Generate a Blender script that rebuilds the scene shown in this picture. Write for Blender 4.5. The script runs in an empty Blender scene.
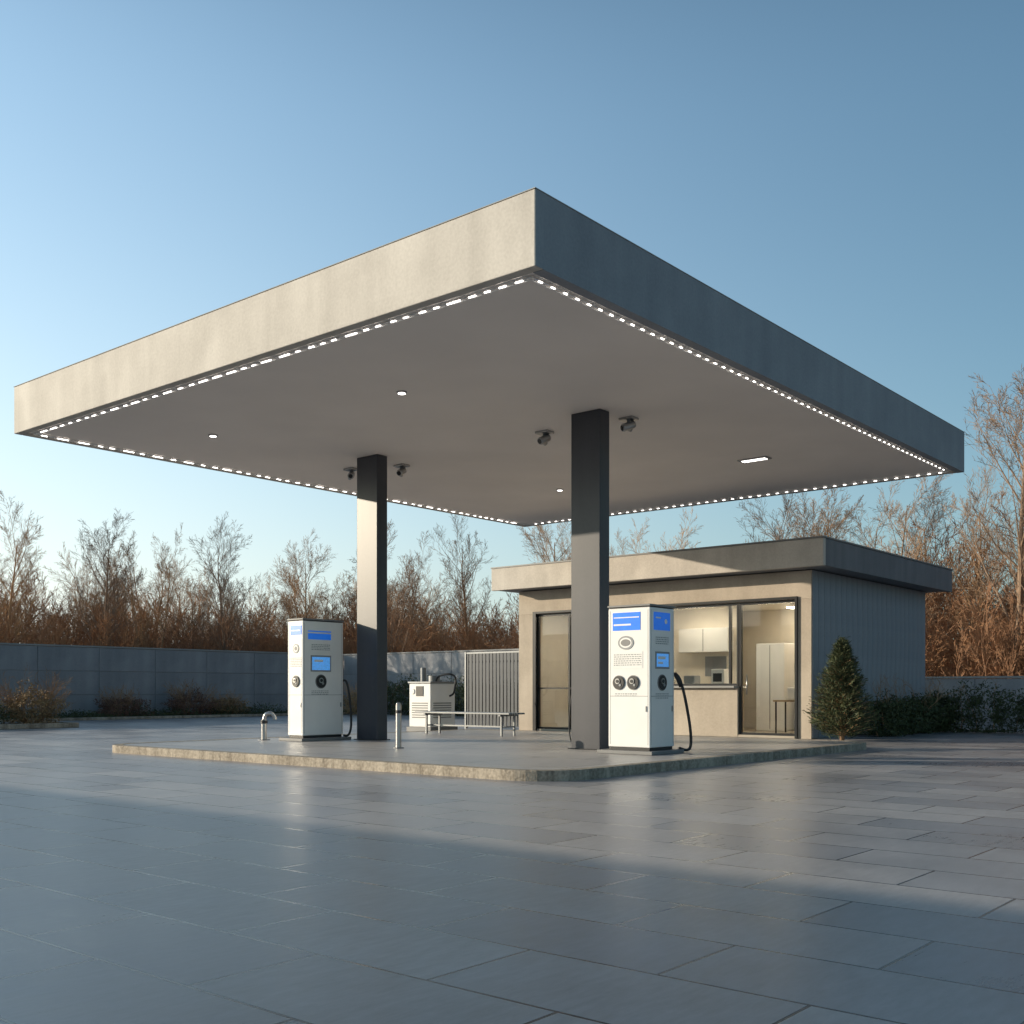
import bpy, math, random
import numpy as np
from mathutils import Vector, Matrix, noise
random.seed(7)
scene = bpy.context.scene
COL = scene.collection

# ------------------------------------------------------------------ materials
def new_mat(name):
    m = bpy.data.materials.new(name); m.use_nodes = True
    nt = m.node_tree
    b = nt.nodes['Principled BSDF']
    return m, nt, b
def simple(name, col, rough=0.5, metal=0.0, emit=None, es=0.0, coat=0.0, vary=0.08, vs=3.0):
    m, nt, b = new_mat(name)
    b.inputs['Roughness'].default_value = rough
    b.inputs['Metallic'].default_value = metal
    b.inputs['Coat Weight'].default_value = coat
    tc = nt.nodes.new('ShaderNodeTexCoord'); n = nt.nodes.new('ShaderNodeTexNoise')
    n.inputs['Scale'].default_value = vs; n.inputs['Detail'].default_value = 6
    nt.links.new(tc.outputs['Object'], n.inputs['Vector'])
    r = nt.nodes.new('ShaderNodeValToRGB')
    r.color_ramp.elements[0].position = .3; r.color_ramp.elements[1].position = .7
    r.color_ramp.elements[0].color = (*[c*(1-vary) for c in col], 1)
    r.color_ramp.elements[1].color = (*[min(1, c*(1+vary)) for c in col], 1)
    nt.links.new(n.outputs['Fac'], r.inputs['Fac']); nt.links.new(r.outputs['Color'], b.inputs['Base Color'])
    if emit:
        b.inputs['Emission Color'].default_value = (*emit, 1); b.inputs['Emission Strength'].default_value = es
    return m
def matte(name, col, vary=.3):
    m = bpy.data.materials.new(name); m.use_nodes = True; nt = m.node_tree; nt.nodes.clear()
    o = nt.nodes.new('ShaderNodeOutputMaterial'); d = nt.nodes.new('ShaderNodeBsdfDiffuse'); oi = nt.nodes.new('ShaderNodeObjectInfo')
    r = nt.nodes.new('ShaderNodeValToRGB')
    r.color_ramp.elements[0].color = (col[0]*(1-vary), col[1]*(1-vary), col[2]*(1-vary*.7), 1)
    r.color_ramp.elements[1].color = (col[0]*(1+vary), col[1]*(1+vary*.8), col[2]*(1+vary*.6), 1)
    nt.links.new(oi.outputs['Random'], r.inputs['Fac']); nt.links.new(r.outputs['Color'], d.inputs['Color']); nt.links.new(d.outputs[0], o.inputs[0])
    return m
def concrete(name, c1, c2, rough=0.8, streak=6.0, bump=0.25, w1=1.0, w2=1.0, w3=.35):
    m, nt, b = new_mat(name); L = nt.links.new
    tc = nt.nodes.new('ShaderNodeTexCoord')
    n1 = nt.nodes.new('ShaderNodeTexNoise'); n1.inputs['Scale'].default_value = .9; n1.inputs['Detail'].default_value = 9; n1.inputs['Roughness'].default_value = .65
    L(tc.outputs['Object'], n1.inputs['Vector'])
    mp = nt.nodes.new('ShaderNodeMapping'); mp.inputs['Scale'].default_value = (streak, streak, .35)
    L(tc.outputs['Object'], mp.inputs['Vector'])
    n2 = nt.nodes.new('ShaderNodeTexNoise'); n2.inputs['Scale'].default_value = 1.0; n2.inputs['Detail'].default_value = 7
    L(mp.outputs['Vector'], n2.inputs['Vector'])
    n3 = nt.nodes.new('ShaderNodeTexNoise'); n3.inputs['Scale'].default_value = 28; n3.inputs['Detail'].default_value = 5
    L(tc.outputs['Object'], n3.inputs['Vector'])
    a0 = nt.nodes.new('ShaderNodeMath'); a0.operation = 'MULTIPLY'; L(n2.outputs['Fac'], a0.inputs[0]); a0.inputs[1].default_value = w2
    a = nt.nodes.new('ShaderNodeMath'); a.operation = 'MULTIPLY_ADD'; L(n1.outputs['Fac'], a.inputs[0]); a.inputs[1].default_value = w1; L(a0.outputs[0], a.inputs[2])
    a2 = nt.nodes.new('ShaderNodeMath'); a2.operation = 'MULTIPLY_ADD'; L(n3.outputs['Fac'], a2.inputs[0]); a2.inputs[1].default_value = w3; L(a.outputs[0], a2.inputs[2])
    mid = .5*(w1+w2+w3)
    mr = nt.nodes.new('ShaderNodeMapRange'); mr.inputs['From Min'].default_value = mid-.28; mr.inputs['From Max'].default_value = mid+.28
    L(a2.outputs[0], mr.inputs['Value'])
    mx = nt.nodes.new('ShaderNodeMix'); mx.data_type = 'RGBA'
    mx.inputs['A'].default_value = (*c1, 1); mx.inputs['B'].default_value = (*c2, 1)
    L(mr.outputs['Result'], mx.inputs['Factor']); L(mx.outputs['Result'], b.inputs['Base Color'])
    b.inputs['Roughness'].default_value = rough
    bp = nt.nodes.new('ShaderNodeBump'); bp.inputs['Strength'].default_value = bump; bp.inputs['Distance'].default_value = .01
    L(a2.outputs[0], bp.inputs['Height']); L(bp.outputs['Normal'], b.inputs['Normal'])
    return m
def glass_mat():
    m = bpy.data.materials.new('window_glass'); m.use_nodes = True; nt = m.node_tree; nt.nodes.clear(); L = nt.links.new
    o = nt.nodes.new('ShaderNodeOutputMaterial'); mx = nt.nodes.new('ShaderNodeMixShader')
    t = nt.nodes.new('ShaderNodeBsdfTransparent'); t.inputs[0].default_value = (.95, .96, .94, 1)
    g = nt.nodes.new('ShaderNodeBsdfGlossy'); g.inputs['Roughness'].default_value = .02; g.inputs[0].default_value = (.9, .95, 1, 1)
    f = nt.nodes.new('ShaderNodeFresnel'); f.inputs['IOR'].default_value = 1.45
    L(f.outputs[0], mx.inputs[0]); L(t.outputs[0], mx.inputs[1]); L(g.outputs[0], mx.inputs[2]); L(mx.outputs[0], o.inputs[0])
    return m
def paving_mat(name, c1, c2, mort, bw=1.2, rh=.6, r0=.22, r1=.36, ior=1.42):
    m, nt, b = new_mat(name); L = nt.links.new
    tc = nt.nodes.new('ShaderNodeTexCoord')
    mp = nt.nodes.new('ShaderNodeMapping'); mp.inputs['Rotation'].default_value = (0, 0, math.radians(90)); mp.inputs['Location'].default_value = (.35, .2, 0)
    L(tc.outputs['Object'], mp.inputs['Vector'])
    br = nt.nodes.new('ShaderNodeTexBrick'); br.offset = .5
    br.inputs['Scale'].default_value = 1; br.inputs['Brick Width'].default_value = bw; br.inputs['Row Height'].default_value = rh
    br.inputs['Mortar Size'].default_value = .008; br.inputs['Mortar Smooth'].default_value = .2
    br.inputs['Color1'].default_value = (*c1, 1); br.inputs['Color2'].default_value = (*c2, 1); br.inputs['Mortar'].default_value = (*mort, 1)
    L(mp.outputs['Vector'], br.inputs['Vector'])
    n1 = nt.nodes.new('ShaderNodeTexNoise'); n1.inputs['Scale'].default_value = .6; n1.inputs['Detail'].default_value = 10; n1.inputs['Roughness'].default_value = .7
    L(tc.outputs['Object'], n1.inputs['Vector'])
    mp2 = nt.nodes.new('ShaderNodeMapping'); mp2.inputs['Scale'].default_value = (1, 4, 1); L(tc.outputs['Object'], mp2.inputs['Vector'])
    n2 = nt.nodes.new('ShaderNodeTexNoise'); n2.inputs['Scale'].default_value = 5; n2.inputs['Detail'].default_value = 10; n2.inputs['Roughness'].default_value = .75
    L(mp2.outputs['Vector'], n2.inputs['Vector'])
    ad = nt.nodes.new('ShaderNodeMath'); ad.operation = 'ADD'; L(n1.outputs['Fac'], ad.inputs[0]); L(n2.outputs['Fac'], ad.inputs[1])
    mr = nt.nodes.new('ShaderNodeMapRange'); mr.inputs['From Min'].default_value = .7; mr.inputs['From Max'].default_value = 1.3
    mr.inputs['To Min'].default_value = .68; mr.inputs['To Max'].default_value = 1.28; L(ad.outputs[0], mr.inputs['Value'])
    hs = nt.nodes.new('ShaderNodeHueSaturation'); L(br.outputs['Color'], hs.inputs['Color']); L(mr.outputs['Result'], hs.inputs['Value'])
    L(hs.outputs['Color'], b.inputs['Base Color'])
    rr = nt.nodes.new('ShaderNodeMapRange'); rr.inputs['From Min'].default_value = .7; rr.inputs['From Max'].default_value = 1.3
    rr.inputs['To Min'].default_value = r0; rr.inputs['To Max'].default_value = r1; L(ad.outputs[0], rr.inputs['Value'])
    bw2 = nt.nodes.new('ShaderNodeRGBToBW'); L(br.outputs['Color'], bw2.inputs[0])
    rb_ = nt.nodes.new('ShaderNodeMath'); rb_.operation = 'MULTIPLY_ADD'; L(bw2.outputs[0], rb_.inputs[0]); rb_.inputs[1].default_value = .6; L(rr.outputs['Result'], rb_.inputs[2])
    sub = nt.nodes.new('ShaderNodeMath'); sub.operation = 'SUBTRACT'; L(rb_.outputs[0], sub.inputs[0]); sub.inputs[1].default_value = .15
    L(sub.outputs[0], b.inputs['Roughness'])
    b.inputs['IOR'].default_value = ior
    sb = nt.nodes.new('ShaderNodeMath'); sb.operation = 'MULTIPLY_ADD'; L(br.outputs['Fac'], sb.inputs[0]); sb.inputs[1].default_value = -1.2
    ms = nt.nodes.new('ShaderNodeMath'); ms.operation = 'MULTIPLY'; L(n2.outputs['Fac'], ms.inputs[0]); ms.inputs[1].default_value = .35
    L(ms.outputs[0], sb.inputs[2])
    bp = nt.nodes.new('ShaderNodeBump'); bp.inputs['Strength'].default_value = .3; bp.inputs['Distance'].default_value = .006
    L(sb.outputs[0], bp.inputs['Height']); L(bp.outputs['Normal'], b.inputs['Normal'])
    return m

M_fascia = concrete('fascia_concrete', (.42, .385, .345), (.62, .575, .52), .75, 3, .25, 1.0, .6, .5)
M_fascia_shade = concrete('fascia_concrete_shaded', (.205, .22, .25), (.30, .32, .35), .7, 3, .25, 1.0, .6, .5)  # same concrete, darker and bluer: shade of the unlit side painted in
M_soffit = simple('soffit_plaster', (.88, .80, .74), .7, vary=.04, vs=.6)
M_column = concrete('column_metal_cladding', (.036, .040, .052), (.054, .057, .070), .40, 3, .05)
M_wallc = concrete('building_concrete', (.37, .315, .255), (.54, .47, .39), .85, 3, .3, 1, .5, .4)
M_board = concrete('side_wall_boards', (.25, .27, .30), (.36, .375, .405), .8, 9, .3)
M_pwall = concrete('perimeter_concrete', (.22, .23, .25), (.34, .345, .365), .85, 2, .35)
M_pcap = concrete('wall_coping', (.28, .28, .28), (.36, .36, .35), .8, 2, .2)
M_kerb = concrete('kerb_concrete', (.18, .15, .115), (.50, .435, .35), .85, 7, .8, .8, 1.0, .9)
M_island = paving_mat('island_slab', (.36, .34, .335), (.43, .405, .39), (.10, .10, .10), 1.5, 1.5, .25, .38)
M_pave = paving_mat('slate_paving', (.26, .26, .285), (.43, .41, .41), (.055, .055, .06))
M_white = simple('white_enamel', (.84, .83, .81), .35, coat=.3, vary=.03)
M_cap = simple('cabinet_cap_grey', (.20, .20, .20), .5)
M_dark = simple('dark_rubber', (.02, .02, .022), .5)
M_black = simple('black_aluminium', (.025, .026, .028), .35, .3)
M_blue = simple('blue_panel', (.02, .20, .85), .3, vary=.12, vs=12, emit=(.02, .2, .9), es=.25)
M_screen = simple('display_screen', (.03, .2, .55), .12, emit=(.12, .4, .9), es=.5, vary=.4, vs=25)
M_grey = simple('grey_label', (.28, .29, .30), .5)
M_steel = simple('brushed_steel', (.42, .42, .42), .35, .9)
M_galv = simple('galvanised_steel', (.22, .23, .24), .5, .5)
M_glass = glass_mat()
M_cream = simple('interior_plaster', (.82, .75, .64), .8, vary=.04)
M_floor = simple('interior_floor', (.4, .35, .29), .5)
M_wood = simple('counter_wood', (.42, .30, .18), .5)
M_led = simple('led_lamp', (.9, .9, .9), .4, emit=(1, .95, .88), es=5)
M_inlamp = simple('interior_lamp', (.9, .9, .9), .4, emit=(1, .88, .70), es=20)
M_slat = simple('fence_slat', (.05, .058, .07), .5, .2)
M_soil = concrete('planting_soil', (.035, .027, .018), (.08, .065, .04), .95, 2, .8)
M_leafd = simple('conifer_needles', (.07, .088, .038), .7, vary=.5, vs=6)
M_hedge = simple('hedge_leaves', (.055, .075, .027), .6, vary=.5, vs=5)
M_dry = simple('dry_shrub_leaves', (.30, .20, .10), .8, vary=.4, vs=5)
M_red = simple('red_shrub_leaves', (.16, .085, .06), .8, vary=.4, vs=5)
M_bark = matte('bare_bark', (.38, .25, .15), .25)
M_barkd = matte('bare_bark_grey', (.33, .235, .16), .25)
M_thick = matte('thicket_twigs', (.33, .19, .11), .3)

# ------------------------------------------------------------------ helpers
def empty(name, loc=(0, 0, 0)):
    e = bpy.data.objects.new(name, None); e.location = loc; e.empty_display_size = .3; COL.objects.link(e); return e
def link(o, parent):
    COL.objects.link(o)
    if parent is not None:
        o.parent = parent; o.matrix_parent_inverse = Matrix.Translation(-Vector(parent.location))
    return o
def mesh(name, v, f, mat, parent=None, smooth=False):
    me = bpy.data.meshes.new(name); me.from_pydata(v, [], f); me.update()
    if mat: me.materials.append(mat)
    if smooth: me.polygons.foreach_set('use_smooth', [True]*len(me.polygons))
    return link(bpy.data.objects.new(name, me), parent)
def box(name, x0, x1, y0, y1, z0, z1, mat, parent=None, bev=0):
    cx, cy, cz = (x0+x1)/2, (y0+y1)/2, (z0+z1)/2
    hx, hy, hz = abs(x1-x0)/2, abs(y1-y0)/2, abs(z1-z0)/2
    v = [(sx*hx, sy*hy, sz*hz) for sx in (-1, 1) for sy in (-1, 1) for sz in (-1, 1)]
    f = [(0, 1, 3, 2), (4, 6, 7, 5), (0, 4, 5, 1), (2, 3, 7, 6), (0, 2, 6, 4), (1, 5, 7, 3)]
    o = mesh(name, v, f, mat, parent); o.location = (cx, cy, cz)
    if bev:
        b = o.modifiers.new('b', 'BEVEL'); b.width = bev; b.segments = 2
    return o
def tube_data(V, F, pts, rad, sides, cap=False):
    base = len(V); n = len(pts); pts = [Vector(p) for p in pts]
    for i, p in enumerate(pts):
        d = (pts[min(i+1, n-1)]-pts[max(i-1, 0)]).normalized()
        a = d.orthogonal().normalized() if i == 0 else (prev - d*prev.dot(d)).normalized()
        prev = a; c = d.cross(a)
        r = rad[i] if hasattr(rad, '__len__') else rad
        for k in range(sides):
            t = 2*math.pi*k/sides
            V.append(tuple(p+(a*math.cos(t)+c*math.sin(t))*r))
    for i in range(n-1):
        for k in range(sides):
            k2 = (k+1) % sides
            F.append((base+i*sides+k, base+i*sides+k2, base+(i+1)*sides+k2, base+(i+1)*sides+k))
    if cap:
        F.append(tuple(base+k for k in range(sides))[::-1]); F.append(tuple(base+(n-1)*sides+k for k in range(sides)))
def tube(name, pts, rad, mat, parent=None, sides=14):
    V, F = [], []; tube_data(V, F, pts, rad, sides, True)
    o = mesh(name, V, F, mat, parent, True)
    return o
def cyl(name, p0, p1, r, mat, parent=None, sides=24):
    V, F = [], []; tube_data(V, F, [p0, p1], r, sides, True); return mesh(name, V, F, mat, parent)
def arc(ctrl, n=24):
    P = [Vector(c) for c in ctrl]; P = [P[0]]+P+[P[-1]]; out = []
    for i in range(1, len(P)-2):
        for k in range(n//(len(P)-3)+1):
            t = k/(n//(len(P)-3)+1)
            a, b, c, d = P[i-1:i+3]
            out.append(.5*((2*b)+(c-a)*t+(2*a-5*b+4*c-d)*t*t+(3*b-a-3*c+d)*t**3))
    out.append(P[-2]); return out

# ------------------------------------------------------------------ ground
S = 900
mesh('ground', [(-S, -S, -.004), (S, -S, -.004), (S, S, -.004), (-S, S, -.004)], [(0, 1, 2, 3)], concrete('field_ground', (.08, .06, .035), (.17, .13, .08), .95, .3, .5))
mesh('paving', [(-60, -60, 0), (33.2, -60, 0), (33.2, 38, 0), (-60, 38, 0)], [(0, 1, 2, 3)], M_pave)
V, F = [], []; NA, NR = 260, 14
for i in range(NA+1):
    a = math.radians(-50+190*i/NA)
    for j in range(NR+1):
        r = 82+j*4.5; prof = math.sin(min(1, j/7)*math.pi/2)
        x, y = r*math.cos(a), r*math.sin(a)
        h = prof*(5.2+2.0*noise.noise(Vector((x*.03, y*.03, 0)))+1.1*noise.noise(Vector((x*.25, y*.25, 3)))+.8*noise.noise(Vector((x*.9, y*.9, 5))))
        V.append((x, y, h-.05))
for i in range(NA):
    for j in range(NR):
        b = i*(NR+1)+j; F.append((b, b+1, b+NR+2, b+NR+1))
mesh('hill_terrain', V, F, concrete('scrub_bank', (.11, .07, .042), (.23, .15, .09), .95, .3, .6))

def rrect(x0, x1, y0, y1, r, n=8):
    pts = []
    for cx, cy, a0 in ((x1-r, y0+r, -90), (x1-r, y1-r, 0), (x0+r, y1-r, 90), (x0+r, y0+r, 180)):
        for k in range(n+1):
            a = math.radians(a0+90*k/n); pts.append((cx+r*math.cos(a), cy+r*math.sin(a)))
    return pts
isl = empty('forecourt_island', (14.5, 12.9, 0))
X0, X1, Y0, Y1 = 9.6, 19.2, 7.45, 17.3
def ring_prism(name, outer, inner, z0, z1, mat, parent):
    n = len(outer); V = [(x, y, z0) for x, y in outer]+[(x, y, z1) for x, y in outer]+[(x, y, z1) for x, y in inner]+[(x, y, z0) for x, y in inner]
    F = []
    for k in range(n):
        j = (k+1) % n
        F += [(k, j, n+j, n+k), (n+k, n+j, 2*n+j, 2*n+k), (2*n+k, 2*n+j, 3*n+j, 3*n+k)]
    o = mesh(name, V, F, mat, parent); b = o.modifiers.new('b', 'BEVEL'); b.width = .015; b.segments = 2; b.limit_method = 'ANGLE'; return o
ring_prism('kerb', rrect(X0, X1, Y0, Y1, .7), rrect(X0+.18, X1-.18, Y0+.18, Y1-.18, .52), 0, .125, M_kerb, isl)
top = rrect(X0+.182, X1-.182, Y0+.182, Y1-.182, .518)
mesh('slab', [(x, y, .12) for x, y in top], [tuple(range(len(top)))], M_island, isl)

# ------------------------------------------------------------------ canopy
can = empty('station_canopy', (15.45, 12.5, 5.4))
CX0, CX1, CY0, CY1 = 8.62, 22.28, 6.91, 18.22; ZS, ZT = 5.39, 6.18
ft = .14
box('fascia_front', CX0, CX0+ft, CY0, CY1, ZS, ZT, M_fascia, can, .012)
box('fascia_side', CX0+ft+.001, CX1, CY0+.0005, CY0+ft, ZS, ZT-.0005, M_fascia_shade, can)
mesh('fascia_side_return', [(CX0+.012, CY0-.001, ZS+.002), (CX0+ft+.001, CY0-.001, ZS+.002), (CX0+ft+.001, CY0-.001, ZT-.002), (CX0+.012, CY0-.001, ZT-.002)], [(0, 1, 2, 3)], M_fascia_shade, can)  # thin sheet carrying the painted shade colour to the front corner
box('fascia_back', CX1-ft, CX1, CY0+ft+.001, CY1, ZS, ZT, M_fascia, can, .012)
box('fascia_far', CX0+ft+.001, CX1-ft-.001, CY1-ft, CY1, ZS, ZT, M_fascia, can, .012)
box('soffit', CX0+ft+.002, CX1-ft-.002, CY0+ft+.002, CY1-ft-.002, ZS+.03, ZS+.15, M_soffit, can)
box('roof_deck', CX0+ft+.002, CX1-ft-.002, CY0+ft+.002, CY1-ft-.002, ZT-.2, ZT-.06, M_cap, can)
for nm, a in (('coping_front', (CX0-.006, CX0+.1, CY0-.006, CY1+.006)), ('coping_side', (CX0+.101, CX1+.006, CY0-.006, CY0+.1)),
              ('coping_back', (CX1-.1, CX1+.006, CY0+.101, CY1+.006)), ('coping_far', (CX0+.101, CX1-.101, CY1-.1, CY1+.006))):
    box(nm, *a, ZT+.001, ZT+.010, M_pcap, can)
ins = .24
rails = [((CX0+ins, CY0+ins), (CX0+ins, CY1-ins)), ((CX0+ins, CY0+ins), (CX1-ins, CY0+ins)), ((CX1-ins, CY0+ins), (CX1-ins, CY1-ins)), ((CX0+ins, CY1-ins), (CX1-ins, CY1-ins))]
for ri, (a, b) in enumerate(rails):
    a = Vector((*a, ZS+.012)); b = Vector((*b, ZS+.012)); d = (b-a).normalized(); L = (b-a).length
    V, F = [], []
    tube_data(V, F, [a, b], .010, 6, True)
    side = Vector((-d.y, d.x, 0))*.055
    tube_data(V, F, [a+side, b+side], .006, 5, True); tube_data(V, F, [a-side, b-side], .006, 5, True)
    t = .1
    while t < L-.3:
        p = a+d*t; tube_data(V, F, [p-side, p+side], .006, 5); t += .5
    mesh('led_rail_%d' % ri, V, F, M_white, can)
    V, F = [], []; t = .12
    while t < L-.3:
        if ri in (0, 3): l = random.choice((.08, .10, .20)); g = random.choice((.13, .18))
        else: l = .06; g = .16
        p = a+d*t+Vector((0, 0, -.010)); tube_data(V, F, [p, p+d*l], .010, 8, True); t += l+g
    mesh('led_strip_%d' % ri, V, F, M_led, can)
for i, (x, y) in enumerate(((10.9, 15.8), (11.1, 11.4), (18.7, 14.3), (18.6, 9.6))):
    if i == 3:
        box('ceiling_lamp_%d' % i, x-.12, x+.12, y-.3, y+.3, ZS+.005, ZS+.029, M_steel, can, .006)
        box('ceiling_lamp_lens_%d' % i, x-.06, x+.06, y-.24, y+.24, ZS-.001, ZS+.004, M_led, can)
    else:
        cyl('ceiling_lamp_%d' % i, (x, y, ZS+.005), (x, y, ZS+.029), .075, M_steel, can)
        cyl('ceiling_lamp_lens_%d' % i, (x, y, ZS-.001), (x, y, ZS+.004), .055, M_led, can)
for i, (x, y) in enumerate(((14.3, 16.1), (14.7, 15.1), (14.35, 11.3), (14.5, 9.7))):
    c = empty('security_camera', (x, y, ZS))
    box('mount', x-.10, x+.10, y-.13, y+.13, ZS-.01, ZS+.029, M_steel, c, .006)
    cyl('stem', (x, y, ZS-.06), (x, y, ZS-.011), .03, M_galv, c)
    d = Vector((-.6, -.5+.3*i, -.3)).normalized()
    p = Vector((x, y, ZS-.10))
    tube('housing', [p-d*.11, p-d*.09, p+d*.10, p+d*.12], [.05, .065, .065, .055], M_steel, c)
    cyl('lens', p+d*.121, p+d*.13, .042, M_dark, c)
    d2 = Vector((.5, .6-.3*i, -.2)).normalized(); q = p+Vector((.05, .10, .01))
    tube('sensor', [q, q+d2*.12], [.045, .04], M_steel, c)

for i, y in enumerate((9.71, 14.74)):
    c = empty('canopy_column', (13.85, y+.28, .12))
    box('shaft', 13.72, 13.98, y, y+.56, .121, ZS+.029, M_column, c, .012)
    box('base_plate', 13.68, 14.02, y-.04, y+.60, .1205, .135, M_black, c, .004)

# ------------------------------------------------------------------ pumps
def face_box(name, face, P, u0, u1, z0, z1, mat, parent, out=.008, depth=.02, bev=0):
    x0, y0 = P
    if face == 'X':
        return box(name, x0-out, x0+depth, y0-u1, y0-u0, z0, z1, mat, parent, bev)
    return box(name, x0+u0, x0+u1, y0-out, y0+depth, z0, z1, mat, parent, bev)
def disc(name, face, P, u, z, r, mat, parent, o0, o1, sc=1.0):
    x0, y0 = P
    V, F = [], []; n = 28
    for o in (o0, o1):
        for k in range(n):
            a = 2*math.pi*k/n
            V.append((x0-o, y0-u-r*sc*math.cos(a), z+r*math.sin(a)) if face == 'X' else (x0+u+r*sc*math.cos(a), y0-o, z+r*math.sin(a)))
    F = [tuple(range(n)), tuple(range(n, 2*n))]+[(k, (k+1) % n, n+(k+1) % n, n+k) for k in range(n)]
    return mesh(name, V, F, mat, parent)
def socket(face, P, u, z, parent, tag, r=.095):
    disc('socket_ring_'+tag, face, P, u, z, r*1.12, M_cap, parent, 0, .012)
    disc('socket_'+tag, face, P, u, z, r, M_dark, parent, .0, .022)
    disc('socket_boss_'+tag, face, P, u-.012, z+.02, r*.42, M_steel, parent, .0, .034)
    disc('socket_core_'+tag, face, P, u-.012, z+.02, r*.27, M_dark, parent, .0, .040)
    disc('socket_pin_'+tag, face, P, u+.03, z-.035, r*.2, M_grey, parent, .0, .030)
def pump(x0, x1, y0, y1, H, big):
    e = empty('fuel_pump', ((x0+x1)/2, (y0+y1)/2, .12))
    zb = .12
    box('plinth', x0-.10, x1+.12, y0-.10, y1+.14, zb+.001, zb+.055, M_cap, e, .008)
    box('foot', x0+.02, x1-.02, y0+.02, y1-.02, zb+.056, zb+.10, M_dark, e)
    box('cabinet', x0, x1, y0, y1, zb+.101, zb+H-.045, M_white, e, .012)
    box('cap_gasket', x0+.015, x1-.015, y0+.015, y1-.015, zb+H-.044, zb+H-.03, M_dark, e)
    box('cap', x0-.012, x1+.012, y0-.012, y1+.012, zb+H-.029, zb+H, M_cap, e, .006)
    w, d = y1-y0, x1-x0
    PX, PY = (x0, y1), (x0, y0)
    for (fc, P, ww) in (('X', PX, w), ('Y', PY, d)):
        face_box('seam_low_'+fc, fc, P, .03, ww-.03, zb+.84, zb+.846, M_cap, e, .0015)
        face_box('seam_left_'+fc, fc, P, .03, .035, zb+.14, zb+H-.08, M_cap, e, .0015)
        face_box('seam_right_'+fc, fc, P, ww-.035, ww-.03, zb+.14, zb+H-.08, M_cap, e, .0015)
        face_box('lock_'+fc, fc, P, ww-.075, ww-.055, zb+.62, zb+.70, M_steel, e, .012)
    zt = zb+H
    def texts(fc, P, u0, u1, z, rows, tag):
        V, F = [], []
        for r in range(rows):
            u = u0
            while u < u1:
                l = random.uniform(.012, .05); l = min(l, u1-u)
                z0 = z-r*.03; o = .003
                b = len(V)
                for (uu, zz) in ((u, z0), (u+l, z0), (u+l, z0+.012), (u, z0+.012)):
                    V.append((P[0]-o, P[1]-uu, zz) if fc == 'X' else (P[0]+uu, P[1]-o, zz))
                F.append((b, b+1, b+2, b+3)); u += l+.012
        mesh('label_text_'+tag, V, F, M_grey, e)
    if big:
        face_box('header_panel', 'X', PX, .08, .56, zt-.37, zt-.11, M_blue, e, .006, bev=.003)
        face_box('header_stripe', 'X', PX, .10, .54, zt-.19, zt-.175, M_white, e, .008)
        face_box('header_stripe_low', 'X', PX, .10, .40, zt-.30, zt-.275, M_white, e, .008)
        disc('badge', 'X', PX, .31, zt-.55, .10, M_grey, e, 0, .008, 1.35)
        disc('badge_inner', 'X', PX, .31, zt-.55, .075, M_white, e, 0, .010, 1.4)
        disc('badge_core', 'X', PX, .31, zt-.55, .05, M_cap, e, 0, .012, 1.7)
        face_box('notice_plate', 'X', PX, .08, .60, zt-.92, zt-.68, M_white, e, .004)
        texts('X', (PX[0]-.003, PX[1]), .10, .58, zt-.73, 6, 'notice')
        socket('X', PX, .19, zt-1.13, e, 'a'); socket('X', PX, .44, zt-1.13, e, 'b')
        texts('X', PX, .12, .5, zt-1.30, 2, 'sock')
        face_box('side_panel', 'Y', PY, .10, .54, zt-.37, zt-.11, M_blue, e, .006, bev=.003)
        disc('side_icon', 'Y', PY, .42, zt-.24, .035, M_white, e, 0, .009)
        face_box('side_icon_bar', 'Y', PY, .15, .28, zt-.2, zt-.18, M_white, e, .009)
        face_box('screen_bezel', 'Y', PY, .14, .52, zt-.93, zt-.68, M_grey, e, .008, bev=.003)
        face_box('screen', 'Y', PY, .17, .49, zt-.90, zt-.71, M_screen, e, .011)
        face_box('screen_readout', 'Y', PY, .20, .40, zt-.79, zt-.75, M_white, e, .013)
        face_box('screen_readout_b', 'Y', PY, .20, .33, zt-.86, zt-.83, M_white, e, .013)
        socket('Y', PY, .32, zt-1.13, e, 'c', .105)
        texts('Y', PY, .15, .5, zt-.48, 4, 'side'); texts('Y', PY, .15, .5, zt-1.3, 3, 'side2')
    else:
        face_box('header_panel', 'X', PX, .08, .40, zt-.30, zt-.13, M_blue, e, .006, bev=.003)
        face_box('header_stripe', 'X', PX, .11, .36, zt-.23, zt-.21, M_white, e, .008)
        disc('badge', 'X', PX, .24, zt-.55, .085, M_grey, e, 0, .008)
        disc('badge_inner', 'X', PX, .24, zt-.55, .06, M_white, e, 0, .010)
        disc('badge_core', 'X', PX, .24, zt-.55, .04, M_cap, e, 0, .012)
        texts('X', PX, .08, .4, zt-.73, 6, 'notice')
        socket('X', PX, .24, zt-1.15, e, 'a')
        face_box('side_panel', 'Y', PY, .12, .66, zt-.38, zt-.27, M_blue, e, .006, bev=.003)
        face_box('side_stripe', 'Y', PY, .12, .66, zt-.24, zt-.22, M_blue, e, .006)
        face_box('screen_bezel', 'Y', PY, .18, .66, zt-.97, zt-.67, M_grey, e, .008, bev=.003)
        face_box('screen', 'Y', PY, .21, .63, zt-.94, zt-.70, M_screen, e, .011)
        face_box('screen_readout', 'Y', PY, .26, .46, zt-.79, zt-.75, M_white, e, .013)
        texts('Y', PY, .2, .64, zt-.48, 4, 'side')
        socket('Y', PY, .42, zt-1.15, e, 'c', .115); texts('Y', PY, .2, .6, zt-1.33, 3, 'side2')
    return e
p1 = pump(13.13, 13.79, 8.42, 9.14, 2.17, True)
p2 = pump(12.6, 13.56, 15.5, 15.93, 2.24, False)
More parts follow.
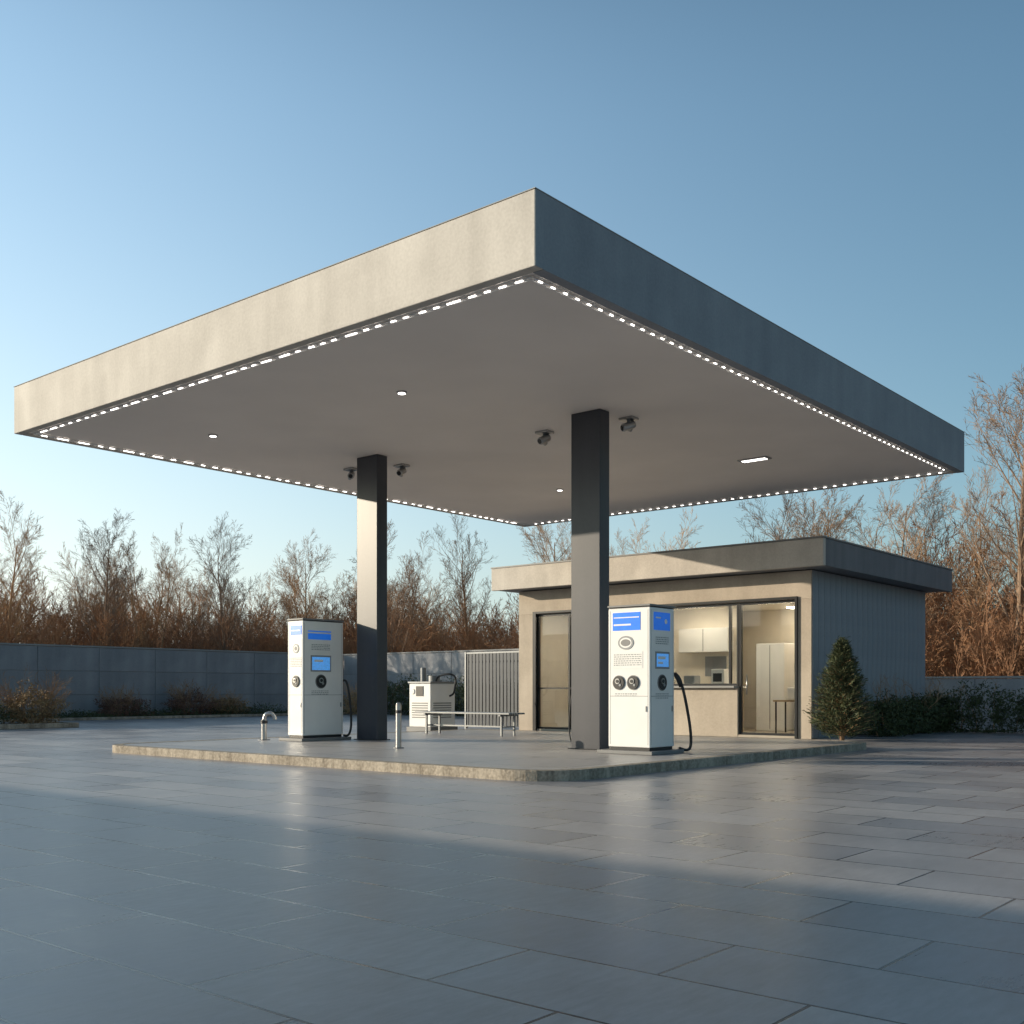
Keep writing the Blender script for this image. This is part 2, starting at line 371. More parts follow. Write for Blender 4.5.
tube('hose', arc([(13.79, 8.6, 1.25), (13.90, 8.45, 1.28), (13.98, 8.38, 1.05), (14.08, 8.33, .55), (14.10, 8.32, .25), (14.02, 8.33, .16), (13.86, 8.37, .19)], 60), .022, M_dark, p1)
tube('nozzle', [(13.88, 8.47, 1.3), (13.92, 8.43, 1.22), (13.95, 8.40, 1.1)], [.03, .035, .028], M_dark, p1)
tube('hose', arc([(13.56, 15.6, 1.2), (13.63, 15.5, 1.22), (13.67, 15.45, .95), (13.69, 15.42, .45), (13.65, 15.44, .22), (13.56, 15.5, .2)], 50), .022, M_dark, p2)
hr = empty('air_hose', (13.8, 10.3, .12))
box('hose_holster', 13.80, 13.88, 10.272, 10.32, 1.0, 1.2, M_galv, hr, .01)
tube('hose', arc([(13.84, 10.31, 1.05), (13.83, 10.34, .95), (13.82, 10.37, .7), (13.81, 10.37, .4), (13.82, 10.34, .24), (13.84, 10.30, .30), (13.85, 10.29, .6), (13.85, 10.30, .95)], 60), .011, M_dark, hr)

# ------------------------------------------------------------------ bollards
b1 = empty('steel_bollard', (12.1, 12.5, .12))
cyl('post', (12.1, 12.5, .13), (12.1, 12.5, .82), .045, M_steel, b1); tube('dome', [(12.1, 12.5, .82), (12.1, 12.5, .845), (12.1, 12.5, .855)], [.045, .035, .012], M_steel, b1)
cyl('flange', (12.1, 12.5, .121), (12.1, 12.5, .135), .085, M_galv, b1); cyl('band', (12.1, 12.5, .68), (12.1, 12.5, .73), .047, M_dark, b1)
b2 = empty('hose_standpipe', (12.46, 16.4, .12))
cyl('post', (12.46, 16.45, .13), (12.46, 16.45, .50), .05, M_steel, b2)
cyl('flange', (12.46, 16.45, .121), (12.46, 16.45, .135), .11, M_galv, b2)
tube('spout', arc([(12.46, 16.45, .50), (12.48, 16.42, .60), (12.54, 16.35, .62), (12.58, 16.30, .56), (12.585, 16.29, .50)], 30), .035, M_steel, b2)
cyl('collar', (12.46, 16.45, .43), (12.46, 16.45, .49), .065, M_dark, b2)

# ------------------------------------------------------------------ bench
bn = empty('park_bench', (16.7, 15.15, .12))
for k in range(4):
    box('seat_slat_%d' % k, 16.45+k*.13, 16.56+k*.13, 13.85, 16.5, .56, .595, M_galv, bn, .006)
for k, y in enumerate((14.1, 16.2)):
    box('leg_front_%d' % k, 16.49, 16.53, y-.02, y+.02, .121, .52, M_galv, bn, .004)
    box('leg_back_%d' % k, 16.89, 16.93, y-.02, y+.02, .121, .52, M_galv, bn, .004)
    box('seat_bearer_%d' % k, 16.44, 16.98, y-.025, y+.025, .521, .559, M_galv, bn, .004)
    box('leg_tie_%d' % k, 16.531, 16.889, y-.012, y+.012, .29, .32, M_galv, bn)
box('stretcher', 16.69, 16.72, 14.12, 16.18, .29, .32, M_galv, bn)

# ------------------------------------------------------------------ air / water cabinet
ac = empty('air_service_cabinet', (19.9, 19.3, 0))
box('plinth', 19.4, 20.4, 18.9, 19.75, .001, .12, M_cap, ac)
box('body', 19.45, 20.35, 18.95, 19.7, .121, 1.22, M_white, ac, .015)
box('lid', 19.42, 20.38, 18.92, 19.73, 1.221, 1.27, M_galv, ac, .01)
for k in range(7):
    box('vent_x_%d' % k, 19.438, 19.46, 19.05, 19.6, .35+k*.06, .375+k*.06, M_cap, ac)
    box('vent_y_%d' % k, 19.55, 20.2, 18.938, 18.96, .35+k*.06, .375+k*.06, M_cap, ac)
box('control', 19.435, 19.46, 19.2, 19.45, .9, 1.15, M_dark, ac)
disc('gauge', 'X', (19.45, 19.7), .12, 1.02, .07, M_white, ac, 0, .02)
tube('pipe', arc([(20.1, 18.9, .9), (20.1, 18.75, 1.0), (20.1, 18.7, 1.35), (20.0, 18.8, 1.45), (19.9, 19.1, 1.4), (19.9, 19.2, 1.25)], 30), .025, M_dark, ac)
cyl('tank', (19.7, 19.45, 1.271), (19.7, 19.45, 1.62), .07, M_galv, ac); cyl('tank_b', (20.1, 19.45, 1.271), (20.1, 19.45, 1.42), .15, M_galv, ac)

# ------------------------------------------------------------------ building
bd = empty('station_shop', (25.4, 14, 0))
BX0, BX1, BY0, BY1 = 21.9, 28.9, 9.96, 18.1; WT = .25; ZR = 3.63
def W(n, y0, y1, z0, z1): box(n, BX0, BX0+WT, y0, y1, z0, z1, M_wallc, bd, .006)
box('floor', BX0+.01, BX1-.01, BY0+.02, BY1-.02, .002, .05, M_floor, bd)
W('wall_pier_left', 17.55, BY1, .0, 3.02); W('wall_pier_mid', 14.6, 15.5, 0, 3.02); W('wall_pier_right', BY0, 10.32, 0, 3.02)
W('wall_below_window', 11.72, 14.599, 0, 1.10); W('wall_lintel', BY0, BY1, 3.021, ZR)
box('window_sill', BX0-.14, BX0+WT, 11.73, 14.59, 1.101, 1.15, M_pcap, bd, .005)
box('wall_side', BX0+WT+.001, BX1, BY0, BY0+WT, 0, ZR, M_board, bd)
box('wall_far', BX0+WT+.001, BX1, BY1-WT, BY1, 0, ZR, M_wallc, bd)
box('wall_back', BX1-WT, BX1-.002, BY0+WT+.001, BY1-WT-.001, 0, ZR, M_wallc, bd)
box('inner_back', BX1-3.3, BX1-3.25, BY0+WT+.001, BY1-WT-.001, .051, ZR-.001, M_cream, bd)
box('inner_side', BX0+WT+.01, BX1-3.31, BY0+WT+.002, BY0+WT+.03, .051, ZR-.001, M_cream, bd)
box('inner_far', BX0+WT+.01, BX1-3.31, BY1-WT-.03, BY1-WT-.002, .051, ZR-.001, M_cream, bd)
box('inner_partition', 24.1, 24.18, 12.9, 17.2, .051, 3.099, M_cream, bd)
box('ceiling', BX0+WT+.002, BX1-WT, BY0+WT+.031, BY1-WT-.031, 3.1, 3.15, M_cream, bd)
for i, (x, y) in enumerate(((23.1, 11.4), (23.1, 13.6), (23.1, 16.2), (24.9, 11.4))):
    box('interior_lamp_%d' % i, x-.15, x+.15, y-.5, y+.5, 3.07, 3.099, M_inlamp, bd)
x = BX0+.02; k = 0
while x < BX1-.1:
    w = min(.30, BX1-x)
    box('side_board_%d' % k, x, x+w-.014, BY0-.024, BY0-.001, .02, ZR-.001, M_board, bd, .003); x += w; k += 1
RX0, RX1, RY0, RY1 = 21.2, 29.25, 9.38, 18.45
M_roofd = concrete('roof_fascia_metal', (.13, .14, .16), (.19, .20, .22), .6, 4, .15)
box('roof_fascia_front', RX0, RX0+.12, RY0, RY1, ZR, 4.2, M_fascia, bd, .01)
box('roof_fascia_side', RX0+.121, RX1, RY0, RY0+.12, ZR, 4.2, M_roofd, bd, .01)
box('roof_slab', RX0+.122, RX1-.002, RY0+.122, RY1-.002, ZR+.02, 4.12, M_roofd, bd)
box('roof_edge_front', RX0-.02, RX0+.1, RY0-.02, RY1+.01, 4.201, 4.235, M_cap, bd)
box('roof_edge_side', RX0+.101, RX1+.01, RY0-.02, RY0+.1, 4.201, 4.235, M_cap, bd)
def frame(tag, y0, y1, z0, z1, mull=(), rail=()):
    xa, xb = BX0+.06, BX0+.14; t = .05
    box(tag+'_jamb_a', xa, xb, y0, y0+t, z0, z1, M_black, bd, .004); box(tag+'_jamb_b', xa, xb, y1-t, y1, z0, z1, M_black, bd, .004)
    box(tag+'_head', xa+.001, xb-.001, y0+t, y1-t, z1-t, z1-.001, M_black, bd); box(tag+'_foot', xa+.001, xb-.001, y0+t, y1-t, z0, z0+t, M_black, bd)
    for i, m in enumerate(mull): box(tag+'_mullion_%d' % i, xa+.002, xb-.002, m-.025, m+.025, z0+t, z1-t, M_black, bd)
    for i, m in enumerate(rail): box(tag+'_rail_%d' % i, xa+.004, xb-.004, y0+t, y1-t, m-.02, m+.02, M_black, bd)
    box(tag+'_glass', BX0+.095, BX0+.103, y0+t, y1-t, z0+t, z1-t, M_glass, bd)
frame('shop_door', 10.33, 11.71, .051, 3.015)
frame('shop_window', 11.725, 14.595, 1.151, 3.015, (11.95, 13.5))
frame('entry_door', 15.51, 17.54, .051, 3.015, (16.5,), (1.1,))
box('door_surround_right', BX0-.05, BX0+.05, 10.27, 10.325, .002, 3.08, M_black, bd)
box('door_surround_top', BX0-.05, BX0-.001, 10.326, 14.62, 3.03, 3.08, M_black, bd)
box('door_surround_left', BX0-.05, BX0-.001, 17.50, 17.6, .002, 3.08, M_black, bd)
box('door_surround_left_top', BX0-.05, BX0-.001, 15.5, 17.499, 3.03, 3.08, M_black, bd)
tube('door_handle', [(BX0+.02, 11.5, .95), (BX0+.02, 11.5, 1.4)], .015, M_steel, bd)
box('door_handle_stub', BX0+.02, BX0+.09, 11.49, 11.51, 1.15, 1.17, M_steel, bd)
fz = .051
box('counter', 22.6, 23.1, 12.2, 14.5, fz, 1.1, M_wood, bd, .01); box('counter_top', 22.55, 23.15, 12.15, 14.55, 1.101, 1.14, M_white, bd, .005)
box('coffee_machine', 22.7, 23.05, 12.5, 12.85, 1.141, 1.55, M_white, bd, .02); box('coffee_machine_front', 22.69, 22.70, 12.56, 12.79, 1.25, 1.45, M_dark, bd)
box('till', 22.7, 23.0, 13.3, 13.6, 1.141, 1.40, M_grey, bd, .02)
box('wall_cabinet', 23.8, 24.09, 13.0, 14.4, 2.0, 2.6, M_white, bd, .01); box('wall_cabinet_line', 23.793, 23.8, 13.69, 13.705, 2.02, 2.58, M_cap, bd)
box('fridge', 24.3, 24.95, 11.75, 12.5, fz, 2.2, M_white, bd, .02); box('fridge_door_line', 24.293, 24.3, 12.12, 12.135, .1, 2.15, M_cap, bd)
box('low_cabinet', 24.6, 25.2, 10.5, 11.6, fz, .95, M_white, bd, .02); box('cabinet_door_line', 24.593, 24.6, 11.04, 11.055, .1, .9, M_cap, bd)
box('display_table', 23.2, 23.8, 10.6, 11.5, .78, .82, M_wood, bd)
for i, (x, y) in enumerate(((23.25, 10.65), (23.75, 10.65), (23.25, 11.45), (23.75, 11.45))): cyl('table_leg_%d' % i, (x, y, fz), (x, y, .779), .02, M_black, bd)
box('table_printer', 23.3, 23.7, 10.8, 11.2, .821, 1.12, M_white, bd, .03)
for z in (1.3, 1.75):
    box('shelf_%d' % int(z*10), 25.25, 25.55, 10.5, 11.6, z, z+.03, M_wood, bd)
    y = 10.55
    while y < 11.5:
        w = random.uniform(.08, .16); h = random.uniform(.12, .3)
        box('goods', 25.3, 25.5, y, y+w, z+.031, z+.03+h, random.choice((M_white, M_grey, M_dry, M_cream)), bd, .005); y += w+random.uniform(.02, .08)
box('notice_board', 24.085, 24.099, 13.2, 13.8, 1.4, 1.9, M_grey, bd)
for z in (.9, 1.4, 1.9):
    box('entry_shelf_%d' % int(z*10), 23.8, 24.09, 15.4, 17.0, z, z+.04, M_wood, bd)
    y = 15.45
    while y < 16.85:
        w = random.uniform(.08, .16); h = random.uniform(.12, .3)
        box('goods', 23.85, 24.05, y, y+w, z+.041, z+.04+h, random.choice((M_white, M_grey, M_dry, M_blue, M_red)), bd, .005); y += w+random.uniform(.02, .1)

fe = empty('slat_fence', (22.1, 19.2, 0))
y = 18.2; k = 0
while y < 20.1:
    box('slat_%d' % k, 22.1, 22.13, y, y+.09, .08, 2.05, M_slat, fe); y += .125; k += 1
for y in (18.13, 20.15): box('post_%d' % int(y), 22.08, 22.16, y, y+.05, 0, 2.10, M_galv, fe)
box('rail_top', 22.09, 22.15, 18.181, 20.149, 2.051, 2.09, M_galv, fe)
for z in (.3, 1.8): box('rail_%d' % int(z*10), 22.131, 22.17, 18.2, 20.14, z, z+.05, M_slat, fe)

# ------------------------------------------------------------------ perimeter walls
def cwall(a, b, h, parent, axis, tag):
    L = b-a; n = int(round(abs(L)/2.4)); s = L/n
    for i in range(n):
        p0 = a+i*s; p1 = p0+s
        nr = 3 if h > 2 else 2
        for r in range(nr):
            z0 = r*h/nr; z1 = (r+1)*h/nr-.012; j = random.uniform(-.004, .004)
            if axis[0] == 'x': box('%s_panel' % tag, p0+.007, p1-.007, axis[1]+j, axis[1]+.16, z0, z1, M_pwall, parent, .006)
            else: box('%s_panel' % tag, axis[1]+j, axis[1]+.16, min(p0, p1)+.007, max(p0, p1)-.007, z0, z1, M_pwall, parent, .006)
    if axis[0] == 'x':
        box(tag+'_core', a, b, axis[1]+.03, axis[1]+.13, 0, h-.014, M_cap, parent); box(tag+'_coping', a, b, axis[1]-.03, axis[1]+.19, h, h+.06, M_pcap, parent, .006)
    else:
        lo, hi = min(a, b), max(a, b)
        box(tag+'_core', axis[1]+.03, axis[1]+.13, lo, hi, 0, h-.014, M_cap, parent); box(tag+'_coping', axis[1]-.03, axis[1]+.19, lo, hi, h, h+.06, M_pcap, parent, .006)
w1 = empty('concrete_wall', (10, 38, 0)); cwall(-26, 33.0, 2.65, w1, ('x', 38.0), 'side')
w2 = empty('concrete_wall', (33.2, 29, 0)); cwall(22.0, 37.95, 2.65, w2, ('y', 33.2), 'rear')
w3 = empty('low_boundary_wall', (33.2, 0, 0)); cwall(-40.0, 21.9, 1.4, w3, ('y', 33.2), 'low')

# ------------------------------------------------------------------ foliage helpers
rng = np.random.default_rng(3)
def leaves(name, pts, size, mat, parent=None, aspect=.6, up=None):
    pts = np.asarray(pts); n = len(pts)
    a = rng.normal(size=(n, 3)); 
    if up is not None: a = a*.5+up
    a /= np.linalg.norm(a, axis=1)[:, None]
    b = np.cross(a, rng.normal(size=(n, 3))); b /= np.linalg.norm(b, axis=1)[:, None]
    s = size*rng.uniform(.6, 1.4, (n, 1))
    v = np.stack([pts-a*s, pts-b*s*aspect*.5, pts+a*s, pts+b*s*aspect*.5], 1).reshape(-1, 3)
    f = np.arange(4*n).reshape(-1, 4)
    return mesh(name, v.tolist(), f.tolist(), mat, parent)
def blob_pts(c, r, n, lump=.25):
    c = np.array(c); d = rng.normal(size=(n, 3)); d /= np.linalg.norm(d, axis=1)[:, None]
    ph = rng.uniform(0, 6, 6)
    k = 1+lump*(np.sin(d[:, 0]*5+ph[0])*np.sin(d[:, 1]*6+ph[1])+np.sin(d[:, 2]*7+ph[2])*.6+np.sin(d[:, 0]*11+d[:, 1]*9+ph[3])*.4)
    rad = rng.uniform(.35, 1, n)**.5*k
    p = c+d*rad[:, None]*np.array(r); p[:, 2] = np.maximum(p[:, 2], .02+rng.uniform(0, .05, n)); return p

def grow(V, F, rnd, p, d, L, r, lvl, maxl, cnt, trop=.12, wob=.12, rmin=.008, start=.2, lr=.5, sides=(7, 5, 3, 3, 3), ang=(20, 44)):
    n = (8, 5, 3, 2, 1)[lvl]; pts = [p.copy()]; rad = [r]; dirs = [d.copy()]
    for i in range(n):
        d = (d+Vector((rnd.gauss(0, wob), rnd.gauss(0, wob), rnd.gauss(0, wob)+trop))).normalized()
        p = p+d*(L/n); pts.append(p.copy()); rad.append(max(rmin*.6, r*(1-.85*(i+1)/n))); dirs.append(d.copy())
    tube_data(V, F, pts, rad, sides[lvl])
    if lvl >= maxl: return
    for k in range(cnt[lvl]):
        t = start+(1-start)*(k+rnd.random())/cnt[lvl]; t = min(t, .98)
        i = min(int(t*n), n-1); q = pts[i].lerp(pts[i+1], t*n-i); dd = dirs[i+1]
        ax = dd.orthogonal().normalized(); ax.rotate(Matrix.Rotation(rnd.uniform(0, 6.283), 3, dd))
        an = math.radians(rnd.uniform(*ang)); nd = dd.copy(); nd.rotate(Matrix.Rotation(an, 3, ax))
        ll = L*lr*(1-.5*t)*rnd.uniform(.75, 1.2)
        grow(V, F, rnd, q, nd, ll, max(rmin, r*(1-.8*t)*.5), lvl+1, maxl, cnt, trop, wob*1.15, rmin, .12, .55, sides, ang)
def finish(name, V, F, mat, H=None):
    if H:
        top = max(v[2] for v in V); k = H/top; V = [(a*k, b*k, c*k) for a, b, c in V]
    me = bpy.data.meshes.new(name); me.from_pydata(V, [], F); me.materials.append(mat); me.update(); return me
def tree_mesh(name, seed, H, mat, cnt=(22, 8, 7, 4), lr=.48, start=.2, fork=False):
    rnd = random.Random(seed); V, F = [], []
    if fork:
        for k in range(3):
            a = k*2.1+rnd.random(); d = Vector((math.cos(a)*.22, math.sin(a)*.22, 1)).normalized()
            grow(V, F, rnd, Vector((math.cos(a)*.1, math.sin(a)*.1, -.1)), d, H*rnd.uniform(.75, .9), H*.009, 0, 4, (10, 7, 6, 4), .07, .07, .006, start, lr*.85)
    else:
        grow(V, F, rnd, Vector((0, 0, -.1)), Vector((rnd.gauss(0, .03), rnd.gauss(0, .03), 1)), H*.88, H*.013, 0, 4, cnt, .07, .06, .006, start, lr, ang=(22, 46))
    return finish(name, V, F, mat, H)
def thicket_mesh(name, seed, H, R, stems, mat):
    rnd = random.Random(seed); V, F = [], []
    for k in range(stems):
        a = rnd.uniform(0, 6.283); q = R*math.sqrt(rnd.random())
        grow(V, F, rnd, Vector((q*math.cos(a), q*math.sin(a), -.05)), Vector((rnd.gauss(0, .15), rnd.gauss(0, .15), 1)).normalized(), H*rnd.uniform(.6, 1), .035, 1, 4, (0, 10, 6, 2), .07, .10, .013, .1, .42, (7, 3, 3, 3, 3))
    return finish(name, V, F, mat, H)
trees = [tree_mesh('bare_tree_mesh_%d' % i, 10+i, 10, (M_bark, M_barkd)[i % 2], fork=(i % 3 == 2), start=.18+.05*(i % 3)) for i in range(6)]
thk = [thicket_mesh('thicket_mesh_%d' % i, 50+i, 6.0, 2.8, 26, M_thick) for i in range(4)]

def inst(name, me, x, y, s, parent=None, sz=None):
    o = bpy.data.objects.new(name, me); link(o, parent); o.location = (x, y, 0)
    o.rotation_euler = (0, 0, random.uniform(0, 6.28)); o.scale = (s, s, sz or s); return o
rb = random.Random(5)
tl = [(20.6, 43.5, 9.2), (24.5, 43.5, 8.9), (26.3, 43, 8.6), (30.5, 43, 9.4), (35, 43, 9.2), (38.5, 40.5, 9.6), (39, 35, 10.2), (39.5, 30.5, 9.8), (40, 25, 9.2),
      (41, 20.5, 9.8), (42, 18, 9.9), (40, 15.5, 9.6), (42, 13, 10.2), (40, 10.6, 13.0), (43, 9.3, 12.0), (41, 6.5, 12), (40, 3, 12), (42, -2, 12), (41, -7, 11)]
for i, (x, y, h) in enumerate(tl):
    inst('bare_tree', trees[i % 6], x, y, h/10)
dt = empty('distant_tree_line', (60, 60, 0))
for row, (off, hs, step) in enumerate(((6, .74, 2.4), (11, .95, 2.8), (18, 1.2, 3.4))):
    x = 13+row*3
    while x < 36+off:
        inst('thicket', rb.choice(thk), x+rb.uniform(-.8, .8), 38+off-2+rb.uniform(-1, 1), hs*rb.uniform(.85, 1.15), dt); x += step
    y = 38+off-3
    while y > -8:
        right = max(0, min(1, (22-y)/12))
        inst('thicket', rb.choice(thk), 33+off+rb.uniform(-1, 1), y, hs*rb.uniform(.85, 1.15)*(1+.25*right), dt); y -= step
for i in range(60):
    off = rb.uniform(12, 36)
    if i % 2: x, y = rb.uniform(22, 38+off), 38+off
    else: x, y = 33+off, rb.uniform(-6, 38+off)
    right = max(0, min(1, (18-y)/10))
    inst('tree', rb.choice(trees), x, y, (8.0+off*.09+2.6*right)*rb.uniform(.8, 1.12)/10, dt)

# ------------------------------------------------------------------ planting beds & shrubs
pb = empty('planting_bed', (22, 36.6, 0))
box('soil', 12, 32.9, 35.6, 37.9, .005, .07, M_soil, pb); box('edging', 12, 32.9, 35.45, 35.599, .003, .1, M_kerb, pb, .01)
pb2 = empty('planting_bed', (12, 30, 0))
box('soil', 8, 15.4, 29, 31, .005, .1, M_soil, pb2); box('edging', 7.9, 15.5, 28.86, 28.999, .003, .14, M_kerb, pb2, .01); box('edging_end', 15.401, 15.54, 29, 31, .003, .14, M_kerb, pb2, .01)
def shrub(name, x, y, r, h, mat, n=5000, seed=1, size=.05):
    e = empty(name, (x, y, 0)); rnd = random.Random(seed); V, F = [], []
    for k in range(26):
        a = rnd.uniform(0, 6.28)
        grow(V, F, rnd, Vector((x+.1*math.cos(a), y+.1*math.sin(a), .03)), Vector((math.cos(a)*.7, math.sin(a)*.7, 1)).normalized(), h*1.15, .014, 1, 3, (0, 6, 4), .05, .15, .005, .15, .5)
    mesh('branches', V, F, M_bark, e)
    P = blob_pts((x, y, h*.42), (r, r, h*.46), n, .3); leaves('leaves', P, size, mat, e)
shrub('dry_shrub', 14.7, 30.0, .8, 1.25, M_dry, 3800, 1, .045); shrub('green_shrub', 13.0, 30.1, .9, .85, M_hedge, 3000, 2, .042)
shrub('red_shrub', 21.3, 36.6, .9, .95, M_red, 3000, 3); shrub('red_shrub', 24.2, 36.6, .9, 1.15, M_red, 3000, 4); shrub('dry_shrub', 26.0, 36.7, .8, .8, M_dry, 2400, 5)
shrub('dry_shrub', 31.3, 34.6, .9, 1.2, M_dry, 2800, 7)
P = np.stack([rng.uniform(12.2, 32.7, 14000), rng.uniform(35.7, 37.8, 14000), .08+rng.random(14000)**2*.28*(1+np.sin(rng.random(14000)))], 1)
P[:, 2] = .07+(P[:, 2]-.07)*(.6+.6*np.sin(P[:, 0]*2.1)*np.sin(P[:, 0]*.9+1)); leaves('groundcover', P, .05, M_hedge, pb)
hb = empty('hedge', (32, 28, 0)); pts = []
for s in range(22):
    pts.append(blob_pts((32.1, 34-s*.55, .72), (.7, .5, .76*rng.uniform(.85, 1.2)), 1000, .25))
leaves('leaves', np.concatenate(pts), .06, M_hedge, hb)
V, F = [], []; rnd = random.Random(19)
for k in range(30):
    grow(V, F, rnd, Vector((32.1+rnd.uniform(-.3, .3), 34-k*.4, .02)), Vector((rnd.gauss(0, .2), rnd.gauss(0, .2), 1)).normalized(), 1.5, .014, 1, 3, (0, 6, 3), .05, .15, .005, .15, .5)
mesh('stems', V, F, M_bark, hb)

hd = empty('hedge', (27.5, 5, 0))
pts = []
for s in range(40):
    y = 9.2-s*.55; pts.append(blob_pts((27.9+rng.normal()*.12, y, .5), (.62, .5, .55*rng.uniform(.85, 1.3)), 1500, .2))
for s in range(10):
    pts.append(blob_pts((23.9+s*.46, 9.25, .42), (.4, .42, .46*rng.uniform(.8, 1.35)), 1300, .25))
leaves('leaves', np.concatenate(pts), .045, M_hedge, hd)
V, F = [], []; rnd = random.Random(9)
for k in range(70):
    if k < 54: q = Vector((27.9+rnd.uniform(-.3, .3), 9.2-k*.42, .02))
    else: q = Vector((23.8+(k-54)*.28, 9.25, .02))
    grow(V, F, rnd, q, Vector((rnd.gauss(0, .2), rnd.gauss(0, .2), 1)).normalized(), 1.2, .014, 1, 3, (0, 6, 3), .05, .15, .004, .15, .5)
mesh('stems', V, F, M_bark, hd)

cf = empty('conifer_tree', (21.6, 9.15, 0)); cx, cy, Hc = 21.6, 9.15, 2.12
tube('trunk', [(cx, cy, 0), (cx+.01, cy, 1), (cx, cy, Hc)], [.05, .035, .008], M_bark, cf)
P = []; U = []; V, F = [], []
for k in range(380):
    t = (k+rng.random())/380; z = .08+t*(Hc-.13); R = .68*(1-t)**.75*(1 if t > .12 else .75+t*2)*rng.uniform(.72, 1.15)+.03
    a = k*2.39996+rng.normal()*.2
    d = np.array([math.cos(a), math.sin(a), 0])
    end = np.array([cx, cy, z])+d*R+np.array([0, 0, R*.28])
    tube_data(V, F, [(cx, cy, z), tuple(end)], [.012, .004], 3)
    m = 26+int(70*R); tt = rng.uniform(.25, 1.05, m)
    base = np.array([cx, cy, z])+np.outer(tt, end-np.array([cx, cy, z]))
    side = rng.normal(size=(m, 3))*.045*(1.2-.5*tt)[:, None]
    P.append(base+side); U.append(np.repeat((d+np.array([0, 0, .5]))[None], m, 0))
leaves('needles', np.concatenate(P), .05, M_leafd, cf, .28, np.concatenate(U)*1.1)
mesh('twigs', V, F, M_bark, cf)

# ------------------------------------------------------------------ building off to the left, whose shadow crosses the forecourt
ob = empty('office_building', (-10, 25, 0))
box('walls', -15, -6.2, 9, 52, 0, 4.0, M_wallc, ob); box('roof', -15.2, -6.0, 8.8, 52.2, 4.001, 4.3, M_roofd, ob)
M_pane = simple('office_pane', (.05, .07, .09), .08)
for k in range(13):
    y = 10.5+k*3.2
    box('window_frame_%d' % k, -6.199, -6.15, y, y+1.8, 1.0, 2.9, M_black, ob); box('window_pane_%d' % k, -6.149, -6.14, y+.08, y+1.72, 1.08, 2.82, M_pane, ob)
    box('window_sill_%d' % k, -6.199, -6.08, y-.05, y+1.85, .93, .999, M_pcap, ob)

# ------------------------------------------------------------------ light
EL, PH = math.radians(11.8), math.radians(56)
sd = Vector((-math.cos(PH)*math.cos(EL), math.sin(PH)*math.cos(EL), math.sin(EL)))
ld = bpy.data.lights.new('sun', 'SUN'); ld.energy = 5.0; ld.angle = math.radians(.4); ld.color = (1, .85, .65)
lo = bpy.data.objects.new('sun', ld); COL.objects.link(lo); lo.rotation_euler = sd.to_track_quat('Z', 'Y').to_euler(); lo.location = sd*100
w = bpy.data.worlds.new('World'); scene.world = w; w.use_nodes = True; nt = w.node_tree; L = nt.links.new
bg = nt.nodes['Background']; sk = nt.nodes.new('ShaderNodeTexSky'); sk.sky_type = 'NISHITA'; sk.sun_disc = False
sk.sun_elevation = EL; sk.sun_rotation = math.atan2(sd.x, sd.y) % (2*math.pi)
sk.air_density = 1.0; sk.dust_density = 1.2; sk.ozone_density = 1.5
geo = nt.nodes.new('ShaderNodeTexCoord')
sep = nt.nodes.new('ShaderNodeSeparateXYZ'); L(geo.outputs['Generated'], sep.inputs[0])
def M(op, a, b=None, c=None):
    n = nt.nodes.new('ShaderNodeMath'); n.operation = op
    for i, v in enumerate((a, b, c)):
        if v is None: continue
        if isinstance(v, (int, float)): n.inputs[i].default_value = v
        else: L(v, n.inputs[i])
    return n.outputs[0]
zc = M('MAXIMUM', sep.outputs['Z'], 0.0)
ex = M('EXPONENT', M('MULTIPLY', zc, -4.0))
dp = nt.nodes.new('ShaderNodeVectorMath'); dp.operation = 'DOT_PRODUCT'; L(geo.outputs['Generated'], dp.inputs[0]); dp.inputs[1].default_value = (sd.x, sd.y, 0)
dv = dp.outputs['Value']
hz = M('MULTIPLY', ex, M('MULTIPLY_ADD', dv, .60, .72)); hz = M('MINIMUM', hz, .96); hz = M('MAXIMUM', hz, 0.0)
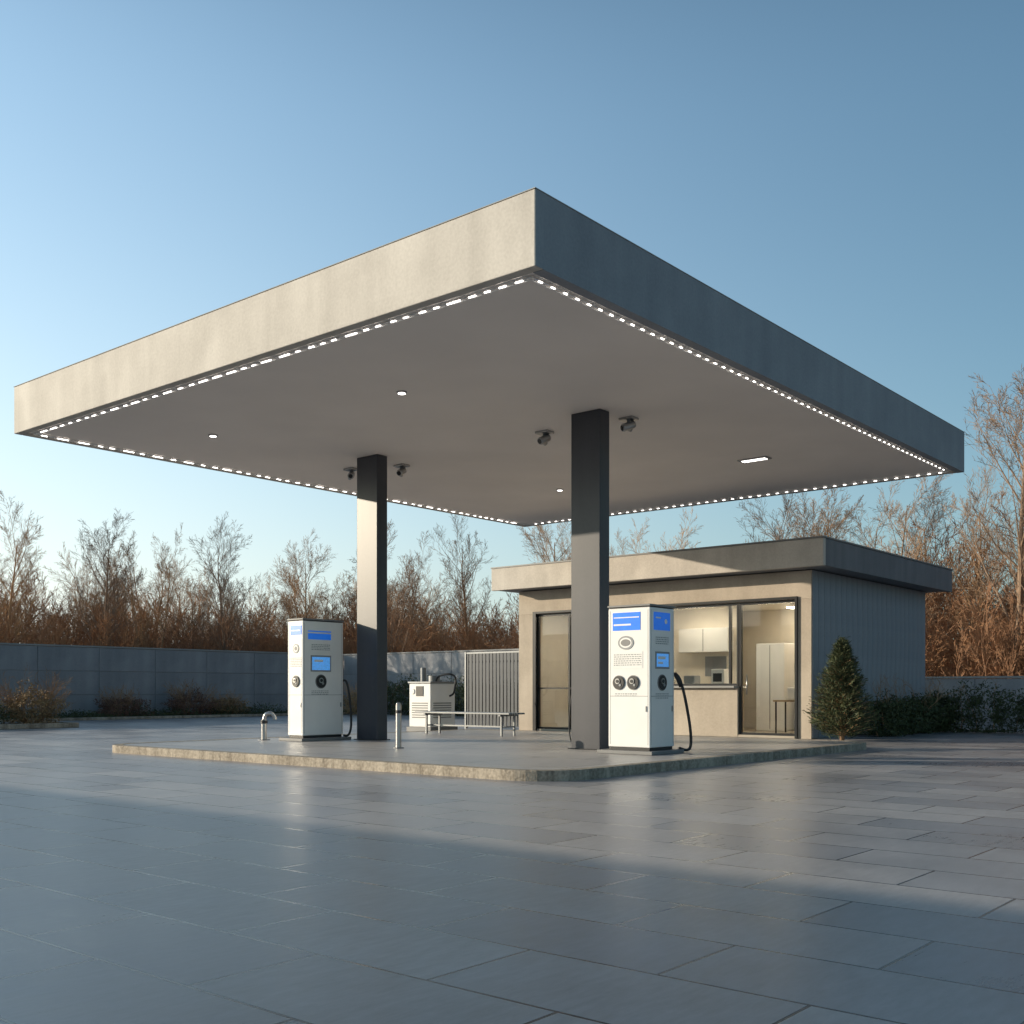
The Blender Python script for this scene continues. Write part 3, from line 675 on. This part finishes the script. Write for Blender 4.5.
zm = nt.nodes.new('ShaderNodeMapRange'); zm.interpolation_type = 'SMOOTHSTEP'
zm.inputs['From Min'].default_value = .45; zm.inputs['From Max'].default_value = .88; zm.inputs['To Min'].default_value = 1; zm.inputs['To Max'].default_value = .2
L(sep.outputs['Z'], zm.inputs['Value'])
am = nt.nodes.new('ShaderNodeMapRange'); am.interpolation_type = 'SMOOTHSTEP'
am.inputs['From Min'].default_value = -.95; am.inputs['From Max'].default_value = .5; am.inputs['To Min'].default_value = .42; am.inputs['To Max'].default_value = 1.1
L(dv, am.inputs['Value'])
tint = nt.nodes.new('ShaderNodeMix'); tint.data_type = 'RGBA'; tint.blend_type = 'MULTIPLY'; tint.inputs['Factor'].default_value = 1
L(sk.outputs[0], tint.inputs['A']); tint.inputs['B'].default_value = (1.24, 1.68, 1.74, 1)
k = 1/.15
hc = nt.nodes.new('ShaderNodeMix'); hc.data_type = 'RGBA'; L(M('MULTIPLY_ADD', dv, .95, .5), hc.inputs['Factor']); hc.clamp_factor = True
hc.inputs['A'].default_value = (.42*k, .53*k, .64*k, 1); hc.inputs['B'].default_value = (1.0*k, .95*k, .90*k, 1)
mx = nt.nodes.new('ShaderNodeMix'); mx.data_type = 'RGBA'; L(hz, mx.inputs['Factor']); L(tint.outputs['Result'], mx.inputs['A']); L(hc.outputs['Result'], mx.inputs['B'])
sc = nt.nodes.new('ShaderNodeVectorMath'); sc.operation = 'SCALE'; L(mx.outputs['Result'], sc.inputs[0]); L(M('MULTIPLY', zm.outputs['Result'], am.outputs['Result']), sc.inputs['Scale'])
L(sc.outputs[0], bg.inputs[0]); bg.inputs[1].default_value = .15
scene.view_settings.view_transform = 'Standard'; scene.view_settings.look = 'None'; scene.view_settings.exposure = 0

cd = bpy.data.cameras.new('camera'); cam = bpy.data.objects.new('camera', cd); COL.objects.link(cam)
cam.location = (0, 0, 1.05); cam.rotation_euler = (math.radians(90), 0, math.radians(-50.06)); cd.lens = 38; cd.sensor_width = 36; cd.shift_y = .174; cd.clip_end = 3000
scene.camera = cam
